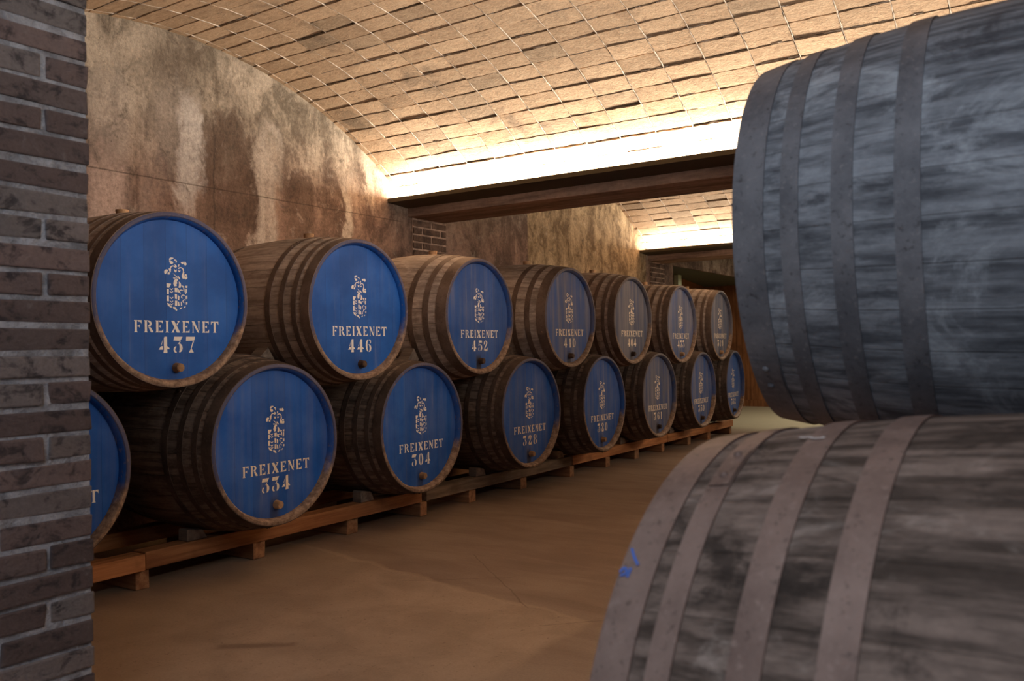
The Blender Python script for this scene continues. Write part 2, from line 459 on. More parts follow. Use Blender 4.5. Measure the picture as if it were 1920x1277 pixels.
# vaults: shallow tiled barrel vaults with the axis along X, one per bay
VR = 3.74
VZ = 2.915 + ZO - VR
UP, XP = .1435, .2815
def vault(name, yc, u0, u1, seed):
    rn = random.Random(seed)
    bm = bmesh.new()
    def pt(x, u, h=0.0):
        a = u / VR; r = VR + h
        return Vector((x, yc + r * math.sin(a), VZ + r * math.cos(a)))
    # bed behind the tiles
    nu = 60
    prev = None
    for i in range(nu + 1):
        u = u0 - .05 + (u1 - u0 + .1) * i / nu
        row = [bm.verts.new(pt(x, u, .012)) for x in (WX - .05, EX + .05)]
        back = [bm.verts.new(pt(x, u, .16)) for x in (WX - .05, EX + .05)]
        if prev:
            for q in ((0, 1), ):
                f = bm.faces.new((prev[0][0], prev[0][1], row[1], row[0])); f.material_index = 1
                f = bm.faces.new((prev[1][0], prev[1][1], back[1], back[0])); f.material_index = 1
        prev = (row, back)
    k0 = math.floor((u0 - .074) / UP); k1 = math.ceil((u1 - .074) / UP)
    j0 = math.floor((WX - .108) / XP); j1 = math.ceil((EX - .108) / XP)
    for k in range(k0, k1):
        ua, ub = max(.074 + k * UP, u0), min(.074 + (k + 1) * UP, u1)
        if ub - ua < .03: continue
        wv = rn.uniform(-.006, .006)
        for j in range(j0, j1):
            xa, xb = max(.108 + j * XP, WX - .02), min(.108 + (j + 1) * XP, EX + .02)
            if xb - xa < .03: continue
            g = .0045; gu = .0040
            h00, h01, h10, h11 = [rn.uniform(-.003, .003) for _ in range(4)]
            lift = rn.uniform(-.002, .002)
            ring = []
            n = 6
            for s_ in range(n): ring.append((s_ / n, 0))
            for s_ in range(2): ring.append((1, s_ / 2))
            for s_ in range(n): ring.append((1 - s_ / n, 1))
            for s_ in range(2): ring.append((0, 1 - s_ / 2))
            top, bot = [], []
            for (p, q) in ring:
                jx = rn.uniform(-.0025, .0025); ju = rn.uniform(-.0035, .0035)
                x = xa + g + (xb - xa - 2 * g) * p + jx
                u = ua + gu + (ub - ua - 2 * gu) * q + ju + wv
                h = h00 * (1 - p) * (1 - q) + h10 * p * (1 - q) + h01 * (1 - p) * q + h11 * p * q + lift + .0025 * (q - .5)
                top.append(bm.verts.new(pt(x, u, h)))
                bot.append(bm.verts.new(pt(x, u, .02)))
            bm.faces.new(top).material_index = 0
            for i in range(len(top)):
                i2 = (i + 1) % len(top)
                bm.faces.new((top[i], bot[i], bot[i2], top[i2])).material_index = 0
    # proud lime mortar in the joints that run along the arch
    for j in range(j0, j1 + 1):
        x0 = .108 + j * XP
        if x0 < WX or x0 > EX: continue
        prev = None
        steps = int((u1 - u0) / .03)
        for i in range(steps + 1):
            u = u0 + (u1 - u0) * i / steps
            wd = .0036 + rn.uniform(-.0016, .0028)
            c0 = x0 + rn.uniform(-.002, .002)
            hh = -.0012 + rn.uniform(-.002, .003)
            row = [bm.verts.new(pt(c0 - wd, u, .004)), bm.verts.new(pt(c0 - wd * .5, u, hh)), bm.verts.new(pt(c0 + wd * .5, u, hh)), bm.verts.new(pt(c0 + wd, u, .004))]
            if prev:
                for q in range(3):
                    bm.faces.new((prev[q], prev[q + 1], row[q + 1], row[q])).material_index = 2
            prev = row
    # broken mortar crumbs in the row joints
    for k in range(k0, k1 + 1):
        u = .074 + k * UP
        if u < u0 or u > u1: continue
        x = WX
        while x < EX:
            ln = rn.uniform(.03, .16)
            if rn.random() < .25:
                prev = None
                for i in range(5):
                    xx = x + ln * i / 4
                    hw = .0035 + rn.uniform(-.0015, .002)
                    uu = u + rn.uniform(-.003, .003)
                    row = [bm.verts.new(pt(xx, uu - hw, .003)), bm.verts.new(pt(xx, uu, -.001)), bm.verts.new(pt(xx, uu + hw, .003))]
                    if prev:
                        for q in range(2):
                            bm.faces.new((prev[q], prev[q + 1], row[q + 1], row[q])).material_index = 2
                    prev = row
            x += ln + rn.uniform(0, .06)
    return structure(link(name, finish(bm, name), [M['tile'], M['bed'], M['mortar']]))

PER = 5.25
for i, kb in enumerate((0, 1, -1, 2)):
    yc = .85 + PER * kb
    vault('ceiling', yc, -2.47, 2.585, 100 + i)

# beams and light troughs
def beam(kb, trough=True):
    ya, yb = 3.25 + PER * kb, 3.78 + PER * kb
    za = 1.945 + ZO
    bm = bmesh.new()
    add_box(bm, (WX - .02, ya, za), (EX + .02, yb, 3.05), .012)
    return structure(link('trim_1', finish(bm, 'trim_1'), M['beam']))
for i, kb in enumerate((0, 1, -1)):
    b = beam(kb); b.name = 'trim_%d' % (i + 1)

def trough(kb, label):
    y0, y1 = 2.98 + PER * kb, 3.25 + PER * kb
    z = 2.045 + ZO
    root = empty('light_shelf', (1.8, y1, z))
    tag(root, label, 'light trough', 'light troughs along the beams')
    def pr(name, pts, mat):
        bm = bmesh.new()
        a = [bm.verts.new((WX + .002 - 1.8, p[0] - y1, p[1] - z)) for p in pts]
        b = [bm.verts.new((EX - .002 - 1.8, p[0] - y1, p[1] - z)) for p in pts]
        bm.faces.new(a); bm.faces.new(b[::-1])
        for i in range(len(pts)):
            j = (i + 1) % len(pts)
            bm.faces.new((a[i], a[j], b[j], b[i]))
        return link(name, finish(bm, name), mat, root)
    pr('tray', [(y0, z - .004), (y1, z - .022), (y1, z), (y0 + .012, z + .018), (y0, z + .018)], M['trough'])
    pr('lip', [(y0 - .006, z - .006), (y0 + .012, z - .006), (y0 + .012, z + .03), (y0 - .006, z + .03)], M['trough'])
    return root
trough(0, 'dark light trough along the nearer beam, below the brightest glare on the vault')
trough(1, 'dark light trough along the farther, smaller beam above the side opening')

# pilasters carrying the beams at the left wall
for n, kb in enumerate((0, 1)):
    bm = bmesh.new()
    y0, y1 = 3.3 + PER * kb, 3.8 + PER * kb
    add_box(bm, (WX - .01, y0, 0), (WX + .012, y1, 1.945 + ZO), 0, 0, 1)
    rn = random.Random(5 + n)
    z = .01; row = 0
    while z < 1.9 + ZO:
        y = y0 - (.14 if row % 2 else 0)
        while y < y1:
            a, b = max(y, y0) + .005, min(y + .27, y1) - .005
            if b - a > .02:
                add_box(bm, (WX, a, z + .006), (WX + .02 + rn.uniform(-.004, .004), b, z + .06), .005, .002, 0, rn)
            y += .28
        z += .069; row += 1
    structure(link('trim_%d' % (n + 4), finish(bm, 'pilaster'), [M['brick_dark'], M['beam']]))

# side room beyond the opening in the left wall
bm = bmesh.new()
A_, B_ = Vector((-1.86, 10.2, 0)), Vector((-2.75, FY + .2, 0))
n_ = Vector((-.1, -.02, 0))
q_ = [A_, B_, B_ + n_, A_ + n_]
lo_ = [bm.verts.new(v) for v in q_]; hi_ = [bm.verts.new(v + Vector((0, 0, 2.44))) for v in q_]
bm.faces.new(lo_); bm.faces.new(hi_)
for k in range(4):
    bm.faces.new((lo_[k], lo_[(k + 1) % 4], hi_[(k + 1) % 4], hi_[k]))
structure(link('wall_side_room', finish(bm, 'wall_side_room'), M['boards']))
wallbox('wall_side_room_near', (-2.2, 9.4, 0), (WX - .4, 9.5, 2.44), M['boards'])
wallbox('ceiling', (-4.6, 9.4, 2.44), (WX - .05, FY, 2.6), M['lintel'])
wallbox('baseboard_end', (-4.45, FY - .03, 0), (EX, FY, .13), M['boards'])
o = box_obj('door_post', (-2.00, 10.98, 0), (-1.92, 11.13, 2.437), M['post'], .006)
tag(o, 'pale green upright post just inside the dark side opening', 'post')
bm = bmesh.new()
bmesh.ops.create_cone(bm, cap_ends=True, segments=12, radius1=.022, radius2=.022, depth=2.2)
o = link('rod', finish(bm, 'rod', True, 40), M['rod'], None, (-2.12, 13.2, 1.1))  # white rod standing in for a bright line of light
tag(o, 'thin white upright rod standing in for a line of light inside the side opening, right of the green post', 'rod')

# ------------------------------------------------------------------ brick pier
PX, PY = 1.52, -1.512
bm = bmesh.new()
PW, PD = .50, .50
add_box(bm, (PX - PW + .006, PY - PD + .006, 0), (PX - .005, PY - .005, 1.945 + ZO), 0, 0, 1)
rn = random.Random(21)
CH = .0715
z = .0; row = 0
def brick(lo, hi):
    bm2 = bm
    add_box(bm2, lo, hi, .005, .0032, 0, rn)
while z < 1.9 + ZO:
    h0, h1 = z + .0068, min(z + CH - .0068, 1.945 + ZO)
    dz = rn.uniform(-.003, .003)
    # face bricks on +X: run along Y
    cuts = [PY - PD, PY - PD + .12, PY - .25, PY - .0] if row % 2 == 0 else [PY - PD, PY - PD + .24, PY - .125, PY]
    if row % 3 == 2: cuts = [PY - PD, PY - .285, PY]
    for a, b in zip(cuts[:-1], cuts[1:]):
        pr_ = rn.uniform(-.003, .003)
        brick((PX - .12, a + .008, h0 + dz), (PX + pr_, b - (.005 if b < PY - .001 else 0), h1 + dz))
        brick((PX - PW - pr_, a + .008, h0 + dz), (PX - PW + .12, b - (.005 if b < PY - .001 else 0), h1 + dz))
    for a, b in ((PX - PW + .13, PX - .25), (PX - .24, PX - .13)):
        brick((a, PY - .12, h0), (b, PY + rn.uniform(-.003, .003), h1))
        brick((a, PY - PD - rn.uniform(-.003, .003), h0), (b, PY - PD + .12, h1))
    z += CH; row += 1
pier = link('brick_pier', finish(bm, 'brick_pier'), [M['brick'], M['pier_mortar']])
tag(pier, 'square brick pier with thick mortar joints in the left foreground', 'brick pier')

# ------------------------------------------------------------------ stencil shapes (unit height)
def ell(cx, cy, rx, ry, a0, a1, n=10):
    return [(cx + rx * math.cos(math.radians(a0 + (a1 - a0) * i / n)), cy + ry * math.sin(math.radians(a0 + (a1 - a0) * i / n))) for i in range(n + 1)]
def band(cx, cy, rx, ry, ix, iy, a0, a1, dx=0.0, n=10):
    return ell(cx, cy, rx, ry, a0, a1, n) + ell(cx + dx, cy, ix, iy, a1, a0, n)
STEM = [(0, 0), (.34, 0), (.27, .1), (.27, .9), (.34, 1), (0, 1), (.07, .9), (.07, .1)]
GLY = {
 'F': (.70, [STEM, [(.36, 1), (.70, 1), (.68, .68), (.58, .86), (.36, .87)], [(.33, .45), (.46, .45), (.52, .36), (.52, .66), (.46, .57), (.33, .57)]]),
 'R': (.84, [STEM, band(.36, .73, .34, .27, .14, .15, 88, -88), [(.40, .42), (.56, .47), (.86, .06), (.82, 0), (.62, 0)]]),
 'E': (.72, [STEM, [(.36, 1), (.70, 1), (.68, .72), (.58, .87), (.36, .88)], [(.33, .45), (.44, .45), (.5, .36), (.5, .66), (.44, .57), (.33, .57)], [(.36, 0), (.72, 0), (.72, .3), (.6, .12), (.36, .12)]]),
 'I': (.36, [[(0, 0), (.36, 0), (.28, .1), (.28, .9), (.36, 1), (0, 1), (.08, .9), (.08, .1)]]),
 'X': (.86, [[(0, 1), (.3, 1), (.86, 0), (.54, 0)], [(.56, 1), (.86, 1), (.76, .9), (.58, .6), (.51, .70), (.64, .9)], [(0, 0), (.30, 0), (.24, .1), (.36, .31), (.29, .42), (.1, .1)]]),
 'N': (.86, [[(.06, 0), (.24, 0), (.19, .1), (.19, .68), (.1, .86), (.11, .1)], [(.02, 1), (.28, 1), (.78, .02), (.66, 0), (.58, .06)], [(.62, 1), (.86, 1), (.79, .9), (.79, .18), (.69, .36), (.69, .9)]]),
 'T': (.78, [[(.22, 0), (.56, 0), (.49, .1), (.49, 1), (.29, 1), (.29, .1)], [(0, .68), (.1, .87), (.25, .88), (.25, 1), (0, 1)], [(.78, .68), (.68, .87), (.53, .88), (.53, 1), (.78, 1)]]),
 '0': (.62, [band(.29, .5, .29, .5, .10, .42, 100, 260, .0), band(.33, .5, .29, .5, .10, .42, -80, 80, .0)]),
 '1': (.40, [[(.05, 0), (.38, 0), (.32, .08), (.32, 1), (.12, .94), (.0, .82), (.12, .82), (.12, .08)]]),
 '2': (.62, [band(.30, .72, .30, .28, .10, .2, 10, 200), [(.6, .76), (.42, .76), (.04, .2), (.0, .02), (.14, .14)], [(.16, .18), (.3, .2), (.62, .12), (.62, .34), (.58, 0), (.1, 0)]]),
 '3': (.66, [[(.06, 1), (.64, 1), (.48, .74), (.0, .76)], [(.44, .7), (.52, .7), (.34, .54), (.27, .52)], band(.36, .3, .28, .3, .07, .26, -75, 85), band(.17, .2, .17, .2, .05, .1, 80, 290)]),
 '4': (.80, [[(.40, 1), (.58, 1), (.58, .42), (.74, .3), (.74, .22), (.58, .24), (.60, 0), (.32, 0), (.36, .2), (.36, .9)], [(.0, .2), (.30, .2), (.30, .42), (.14, .40)], [(.14, .46), (.2, .46), (.32, .86), (.28, .78)]]),
 '5': (.62, [[(.1, 1), (.56, 1), (.6, .8), (.1, .8)], [(.02, .5), (.1, .76), (.17, .76), (.12, .52)], band(.30, .32, .32, .32, .10, .24, -80, 120), band(.14, .18, .14, .18, .05, .1, 80, 290)]),
 '6': (.66, [band(.33, .5, .31, .5, .12, .42, 100, 260), band(.36, .3, .28, .3, .08, .24, -85, 95), band(.45, .8, .15, .18, .06, .1, -60, 130)]),
 '7': (.66, [[(.02, 1), (.66, 1), (.6, .76), (.0, .74)], [(.5, .72), (.58, .72), (.42, .3), (.4, .1), (.34, .1), (.36, .34)], [(.2, .0), (.56, .0), (.44, .2), (.32, .2)]]),
 '8': (.62, [band(.29, .76, .25, .24, .06, .19, 95, 265), band(.33, .76, .25, .24, .06, .19, -85, 85), band(.29, .26, .29, .27, .09, .22, 95, 265), band(.33, .26, .29, .27, .09, .22, -85, 85)]),
 '9': (.66, [band(.33, .5, .31, .5, .12, .42, -80, 80), band(.30, .7, .28, .3, .08, .24, 95, 275), band(.2, .2, .15, .18, .06, .1, 120, 310)]),
}
def text_polys(txt, height, width, cy, cz):
    tot = sum(GLY[c][0] for c in txt)
    gap = (width / height - tot * 1.0) / max(1, len(txt) - 1)
    sx = 1.0
    if gap < .1:
        sx = (width / height - .16 * (len(txt) - 1)) / tot; gap = .16
    x = -width / 2; out = []
    for c in txt:
        w, ps = GLY[c]
        for p in ps:
            out.append([(cy + x + a * height * sx, cz + (b - .5) * height) for a, b in p])
        x += (w * sx + gap) * height
    return out
def crest_polys():
    P = []
    def q(*pts): P.append([(float(a), float(b)) for a, b in pts])
    def blob(cx, cy, rx, ry, rot=0, n=10, a0=0, a1=360):
        r = math.radians(rot)
        P.append([(cx + rx * math.cos(t) * math.cos(r) - ry * math.sin(t) * math.sin(r), cy + rx * math.cos(t) * math.sin(r) + ry * math.sin(t) * math.cos(r)) for t in [math.radians(a0 + (a1 - a0) * i / n) for i in range(n)]])
    def arc(cx, cy, r, w, a0, a1, n=8):
        P.append([(cx + r * math.cos(math.radians(a0 + (a1 - a0) * i / n)), cy + r * math.sin(math.radians(a0 + (a1 - a0) * i / n))) for i in range(n + 1)] +
                 [(cx + (r - w) * math.cos(math.radians(a1 + (a0 - a1) * i / n)), cy + (r - w) * math.sin(math.radians(a1 + (a0 - a1) * i / n))) for i in range(n + 1)])
    # shield border dashes
    q((188, 400), (238, 402), (232, 420), (214, 448), (188, 446))
    q((190, 460), (214, 460), (212, 520), (190, 516))
    q((188, 534), (212, 532), (212, 598), (188, 596))
    q((190, 612), (210, 620), (242, 654), (238, 668), (200, 644))
    q((252, 656), (280, 656), (302, 688), (296, 700), (260, 676))
    q((326, 684), (334, 664), (358, 656), (348, 676)); q((370, 668), (380, 648), (396, 644), (392, 660))
    q((358, 412), (386, 428), (376, 440), (356, 434)); q((394, 416), (418, 414), (416, 440), (398, 440))
    q((396, 452), (414, 450), (412, 492), (394, 510)); q((396, 528), (416, 526), (416, 560), (396, 566))
    q((398, 596), (416, 600), (414, 622), (398, 628))
    # left field: chevrons
    for y in (448, 480, 545, 585, 614):
        q((222, y), (240, y + 14), (258, y), (258, y + 10), (240, y + 26), (222, y + 10))
    # centre pale
    q((276, 446), (308, 446), (306, 492), (276, 490)); q((276, 512), (300, 512), (300, 570), (278, 566))
    q((278, 586), (302, 586), (302, 644), (276, 640)); q((308, 520), (328, 540), (324, 582), (308, 572)); q((306, 590), (322, 600), (330, 644), (310, 640))
    # right field: curls
    arc(348, 484, 24, 11, 110, 330); arc(368, 540, 24, 11, 110, 330); arc(382, 590, 22, 10, 100, 320)
    q((312, 452), (326, 470), (326, 500), (312, 490)); q((340, 596), (350, 596), (356, 640), (342, 640)); q((370, 440), (384, 446), (386, 492), (372, 470))
    # helmet
    q((262, 400), (270, 362), (298, 340), (316, 352), (300, 378), (306, 392), (296, 404), (300, 424), (270, 430))
    q((322, 372), (340, 386), (350, 416), (338, 444), (316, 440), (324, 412))
    # plume
    q((256, 284), (300, 316), (312, 338), (304, 336)); q((312, 304), (340, 340), (330, 352), (308, 320))
    q((258, 330), (300, 336), (268, 348))
    arc(262, 236, 36, 12, 150, 330); q((270, 236), (290, 254), (302, 236), (300, 262), (288, 276), (274, 262))
    arc(345, 248, 36, 12, 210, 380); q((316, 246), (330, 254), (342, 246), (340, 262), (322, 268))
    q((212, 238), (230, 234), (238, 262), (228, 286), (220, 262))
    blob(188, 276, 24, 28, 20, 10, 90, 330); q((198, 284), (222, 276), (226, 300), (204, 304))
    q((274, 186), (298, 196), (304, 218), (288, 212)); q((316, 190), (330, 180), (330, 204), (318, 214))
    blob(246, 132, 28, 20, -10, 10, 150, 360); blob(244, 170, 20, 16, 0); arc(284, 152, 20, 12, 230, 420); q((218, 148), (240, 146), (232, 160), (220, 162))
    q((342, 156), (378, 150), (374, 178), (360, 180)); blob(396, 172, 16, 18, 0); q((380, 150), (404, 148), (396, 160))
    q((372, 258), (386, 264), (378, 296), (394, 318), (382, 342), (362, 336), (354, 308)); blob(400, 296, 14, 12, 0); blob(404, 328, 14, 20, 30)
    return P
def head_polys(name, polys, x):
    bm = bmesh.new()
    for p in polys:
        try:
            bm.faces.new([bm.verts.new((x, a, b)) for a, b in p])
        except ValueError:
            pass
    me = bpy.data.meshes.new(name); bm.to_mesh(me); bm.free()
    return me
CREST = [[((a - 300) / 5.808 / 337 * 1.0, (530 - (460 + b / 5.808)) / 381 + .078) for a, b in p] for p in crest_polys()]

# ------------------------------------------------------------------ barrels
def make_barrel(name, loc, rz, R, Rb, L, mats, label, group, number=None, colour=(.3, .3, .5), four=True, dark_plug=False, aged=False, bung=True, seg=96, hoops=None, hd=.045, shift=.008):
    if number == '': shift = .054
    """local +X points out of the painted head; origin at the head end on the axis"""
    rn = random.Random(name + label)
    root = empty(name, loc, rz)
    tag(root, label, 'barrel', group)
    prof = lambda s_: Rb - (Rb - R) * ((s_ - L / 2) / (L / 2)) ** 2
    HD = hd; sh = shift                                       # depth of the head inside the chime
    RI = R - .034                                             # radius of the head
    def lathe(rings, mats_idx, name_, mat, close_start=False, close_end=False, sm=35, ns=seg):
        bm = bmesh.new()
        prev = None
        for i, (x, r) in enumerate(rings):
            row = [bm.verts.new((x, r * math.cos(2 * PI * k / ns), r * math.sin(2 * PI * k / ns))) for k in range(ns)]
            if prev:
                for k in range(ns):
                    f = bm.faces.new((prev[k], prev[(k + 1) % ns], row[(k + 1) % ns], row[k]))
                    f.material_index = mats_idx[i - 1] if mats_idx else 0
            elif close_start:
                bm.faces.new(row)
            prev = row
        if close_end:
            bm.faces.new(prev).material_index = mats_idx[-1] if mats_idx else 0
        return link(name_, finish(bm, name_, True, sm), mat, root)
    rings = []; idx = []
    NP = 26
    rings = [(-HD - .012, RI + .001), (-HD + .004, RI), (-.004, R - .022), (0, R - .017), (0, R - .004)]
    idx = [1, 1, 1, 1]
    for i in range(NP + 1):
        s_ = .003 + (L - .006) * i / NP
        rings.append((-s_, prof(s_))); idx.append(0 if i else 1)
    rings += [(-L, R - .006), (-L, R - .02), (-L + HD, RI), ]
    idx += [0, 0, 0]
    body = lathe(rings, idx, 'stave_body', [mats['stave'], mats['rim']], False, False)
    body.color = (*colour, 1)
    # head boards
    bm = bmesh.new()
    ns = seg
    rr = [bm.verts.new((-HD, (RI + .004) * math.cos(2 * PI * k / ns), (RI + .004) * math.sin(2 * PI * k / ns))) for k in range(ns)]
    r2 = [bm.verts.new((-HD - .02, v.co.y, v.co.z)) for v in rr]
    bm.faces.new(rr)
    bm.faces.new(r2[::-1])
    for k in range(ns):
        bm.faces.new((rr[k], r2[k], r2[(k + 1) % ns], rr[(k + 1) % ns]))
    head = link('head', finish(bm, 'head', False), mats['head'], root)
    head.color = (*colour, 1)
    # rear head, plain oak
    bm = bmesh.new()
    rr = [bm.verts.new((-L + HD + .001, (RI + .004) * math.cos(2 * PI * k / 48), (RI + .004) * math.sin(2 * PI * k / 48))) for k in range(48)]
    r2 = [bm.verts.new((v.co.x + .02, v.co.y, v.co.z)) for v in rr]
    bm.faces.new(rr); bm.faces.new(r2[::-1])
    for k in range(48):
        bm.faces.new((rr[k], r2[k], r2[(k + 1) % 48], rr[(k + 1) % 48]))
    rh = link('rear_head', finish(bm, 'rear_head', False), M['oak_head'], root)
    if number is not None:
        pm = M['paint_aged'] if aged else M['paint_white']
        link('stencil_crest', head_polys('stencil_crest', [[(a + sh + .008, b) for a, b in p] for p in CREST], -HD + .0012), pm, head)
        link('stencil_lettering', head_polys('stencil_lettering', text_polys('FREIXENET', .058, .475, .012 + sh, -.133), -HD + .0012), pm, head)
        if number:
            link('stencil_number', head_polys('stencil_number', text_polys(number, .080, .205, .006 + sh, -.223), -HD + .0012), M['paint_aged'] if aged else M['paint_white'], head)
        bm = bmesh.new()
        r = bmesh.ops.create_cone(bm, cap_ends=True, segments=20, radius1=.026, radius2=.021, depth=.05)
        bmesh.ops.rotate(bm, verts=bm.verts, cent=(0, 0, 0), matrix=Matrix.Rotation(PI / 2, 3, 'Y'))
        bmesh.ops.bevel(bm, geom=[e for e in bm.edges], offset=.003, segments=2, affect='EDGES')
        bmesh.ops.translate(bm, verts=bm.verts, vec=(-HD + .014, rn.uniform(.0, .012) + sh, -.337))
        link('tap_bung', finish(bm, 'tap_bung', True, 40), M['cork_dark'] if dark_plug else M['cork'], head)
    # hoops
    if hoops is None:
        hoops = [(.004, .066), (.096, .130), (.19, .225), (.295, .335)] if four else [(.004, .085), (.145, .190), (.275, .322)]
    allh = [(a, b) for a, b in hoops] + [(L - b, L - a) for a, b in hoops]
    for hi, (a, b) in enumerate(allh):
        bm = bmesh.new()
        th = .0035
        n = 5
        hr = [(-(a + (b - a) * i / n), prof(a + (b - a) * i / n) + th) for i in range(n + 1)]
        inner = [(-(a), prof(a) - .002), (-(b), prof(b) - .002)]
        ringlist = [inner[0]] + [(hr[0][0], hr[0][1] - .001)] + hr[0:] + [(hr[-1][0], hr[-1][1] - .001)] + [inner[1]]
        prev = None
        for (x, r) in ringlist:
            row = [bm.verts.new((x, r * math.cos(2 * PI * k / ns), r * math.sin(2 * PI * k / ns))) for k in range(ns)]
            if prev:
                for k in range(ns):
                    bm.faces.new((prev[k], prev[(k + 1) % ns], row[(k + 1) % ns], row[k]))
            prev = row
        # overlapped joint with two rivets
        ja = rn.uniform(0, 2 * PI)
        for da in (-.06, .06):
            s_ = (a + b) / 2
            c = Vector((-s_, (prof(s_) + th) * math.cos(ja + da), (prof(s_) + th) * math.sin(ja + da)))
            m = bmesh.ops.create_uvsphere(bm, u_segments=8, v_segments=6, radius=.009)
            for v in m['verts']:
                v.co = v.co * .9 + c
        lo_ = [(-(a + .002)), (-(b - .002))]
        pa = []
        for k in range(7):
            an = ja - .11 + .11 * k / 6 * 2
            pa.append([bm.verts.new((x, (prof(-x) + th + .0025) * math.cos(an), (prof(-x) + th + .0025) * math.sin(an))) for x in lo_])
            if k:
                bm.faces.new((pa[k - 1][0], pa[k - 1][1], pa[k][1], pa[k][0]))
        link('hoop', finish(bm, 'hoop', True, 35), mats['hoop'], root)
    # bung at the top of the bilge
    if bung:
        bm = bmesh.new()
        bmesh.ops.create_cone(bm, cap_ends=True, segments=16, radius1=.03, radius2=.034, depth=.035)
        bmesh.ops.translate(bm, verts=bm.verts, vec=(-L / 2 + .14, 0, prof(L / 2 - .14) + .012))
        link('bung', finish(bm, 'bung', True, 40), M['cork'], root)
    root['_R'] = R
    return root, prof

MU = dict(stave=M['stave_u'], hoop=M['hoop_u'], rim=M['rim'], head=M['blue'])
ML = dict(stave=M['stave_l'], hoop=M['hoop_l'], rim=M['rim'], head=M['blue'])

RAIL_TOP = .193
LB = [  # x, y, Rb, yaw, number, colour(fade, dirt, seed), four hoops, dark plug, aged, label
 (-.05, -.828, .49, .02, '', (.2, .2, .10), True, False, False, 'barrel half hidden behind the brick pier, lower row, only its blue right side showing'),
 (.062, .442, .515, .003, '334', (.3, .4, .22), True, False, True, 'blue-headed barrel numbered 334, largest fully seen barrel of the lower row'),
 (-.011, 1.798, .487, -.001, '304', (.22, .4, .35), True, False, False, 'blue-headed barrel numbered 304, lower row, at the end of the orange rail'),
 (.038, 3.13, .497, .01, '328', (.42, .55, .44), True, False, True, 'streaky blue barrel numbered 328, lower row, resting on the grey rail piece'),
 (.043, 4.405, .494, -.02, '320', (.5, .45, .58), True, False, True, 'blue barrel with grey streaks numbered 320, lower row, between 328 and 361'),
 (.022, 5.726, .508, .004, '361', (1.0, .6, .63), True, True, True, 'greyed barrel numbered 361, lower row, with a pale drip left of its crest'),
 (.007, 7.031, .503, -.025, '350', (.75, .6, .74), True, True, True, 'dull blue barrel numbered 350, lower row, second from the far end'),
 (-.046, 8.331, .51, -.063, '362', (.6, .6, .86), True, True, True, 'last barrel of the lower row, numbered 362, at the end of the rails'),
]
RL = .4416
lowers = []
for (x, y, Rb, a, num, colr, four, dp, aged, lab) in LB:
    rc = Rb - (Rb - RL) * .25
    z = RAIL_TOP + rc + .016
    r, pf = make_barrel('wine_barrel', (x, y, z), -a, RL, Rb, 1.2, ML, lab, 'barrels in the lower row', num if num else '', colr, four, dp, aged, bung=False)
    lowers.append((x, y, z, Rb))
UB = [
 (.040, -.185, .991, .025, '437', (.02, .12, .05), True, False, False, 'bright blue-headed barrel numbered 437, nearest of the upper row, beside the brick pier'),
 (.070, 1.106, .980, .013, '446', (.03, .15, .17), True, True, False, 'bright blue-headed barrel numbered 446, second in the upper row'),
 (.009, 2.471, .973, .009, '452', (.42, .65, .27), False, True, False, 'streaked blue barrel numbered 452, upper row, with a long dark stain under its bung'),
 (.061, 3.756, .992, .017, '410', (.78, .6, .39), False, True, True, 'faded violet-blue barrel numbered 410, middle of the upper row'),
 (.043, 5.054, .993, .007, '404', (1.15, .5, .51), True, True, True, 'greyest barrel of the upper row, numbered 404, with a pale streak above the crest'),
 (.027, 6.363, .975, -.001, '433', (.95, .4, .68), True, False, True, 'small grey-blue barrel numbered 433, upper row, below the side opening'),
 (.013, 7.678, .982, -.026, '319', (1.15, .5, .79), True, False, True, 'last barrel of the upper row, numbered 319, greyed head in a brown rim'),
]
uppers = []
for i, (x, y, z, a, num, colr, four, dp, aged, lab) in enumerate(UB):
    z += ZO
    Rb = .507
    for (lx, ly, lz, lr) in lowers[i:i + 2]:
        Rb = min(Rb, math.hypot(y - ly, z - lz) - lr - .018)
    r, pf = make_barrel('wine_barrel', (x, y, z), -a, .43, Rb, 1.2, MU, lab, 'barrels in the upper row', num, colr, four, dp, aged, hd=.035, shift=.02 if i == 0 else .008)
    uppers.append((x, y, z, Rb))

# right-hand foreground barrels, heads facing the aisle
MG = dict(stave=M['stave_grey'], hoop=M['hoop_grey'], rim=M['oak_head'], head=M['oak_head'])
MB = dict(stave=M['stave_brown'], hoop=M['hoop_brown'], rim=M['oak_head'], head=M['oak_head'])
C0 = Vector((3.77527, -2.85891, .71276 + ZO))
ru, pu = make_barrel('wine_barrel', (3.2017, -.817, .943 + ZO), PI + .019, .395, .449, 1.08, MG,
    'huge weathered grey barrel in the right foreground, upper one of the stack', 'barrels in the right foreground', None, (.5, .5, .5), seg=160,
    hoops=[(.003, .066), (.099, .133), (.193, .231), (.30, .342)], bung=False)
rl, pl = make_barrel('wine_barrel', (3.25, -1.430, .077 + ZO), PI - .044, .477, .541, 1.32, MB,
    'huge brown-grey barrel in the right foreground, lower one, its top bottom right in the photo', 'barrels in the right foreground', None, (.5, .5, .5), seg=160,
    hoops=[(.003, .060), (.084, .119), (.192, .234), (.295, .338)], bung=False)

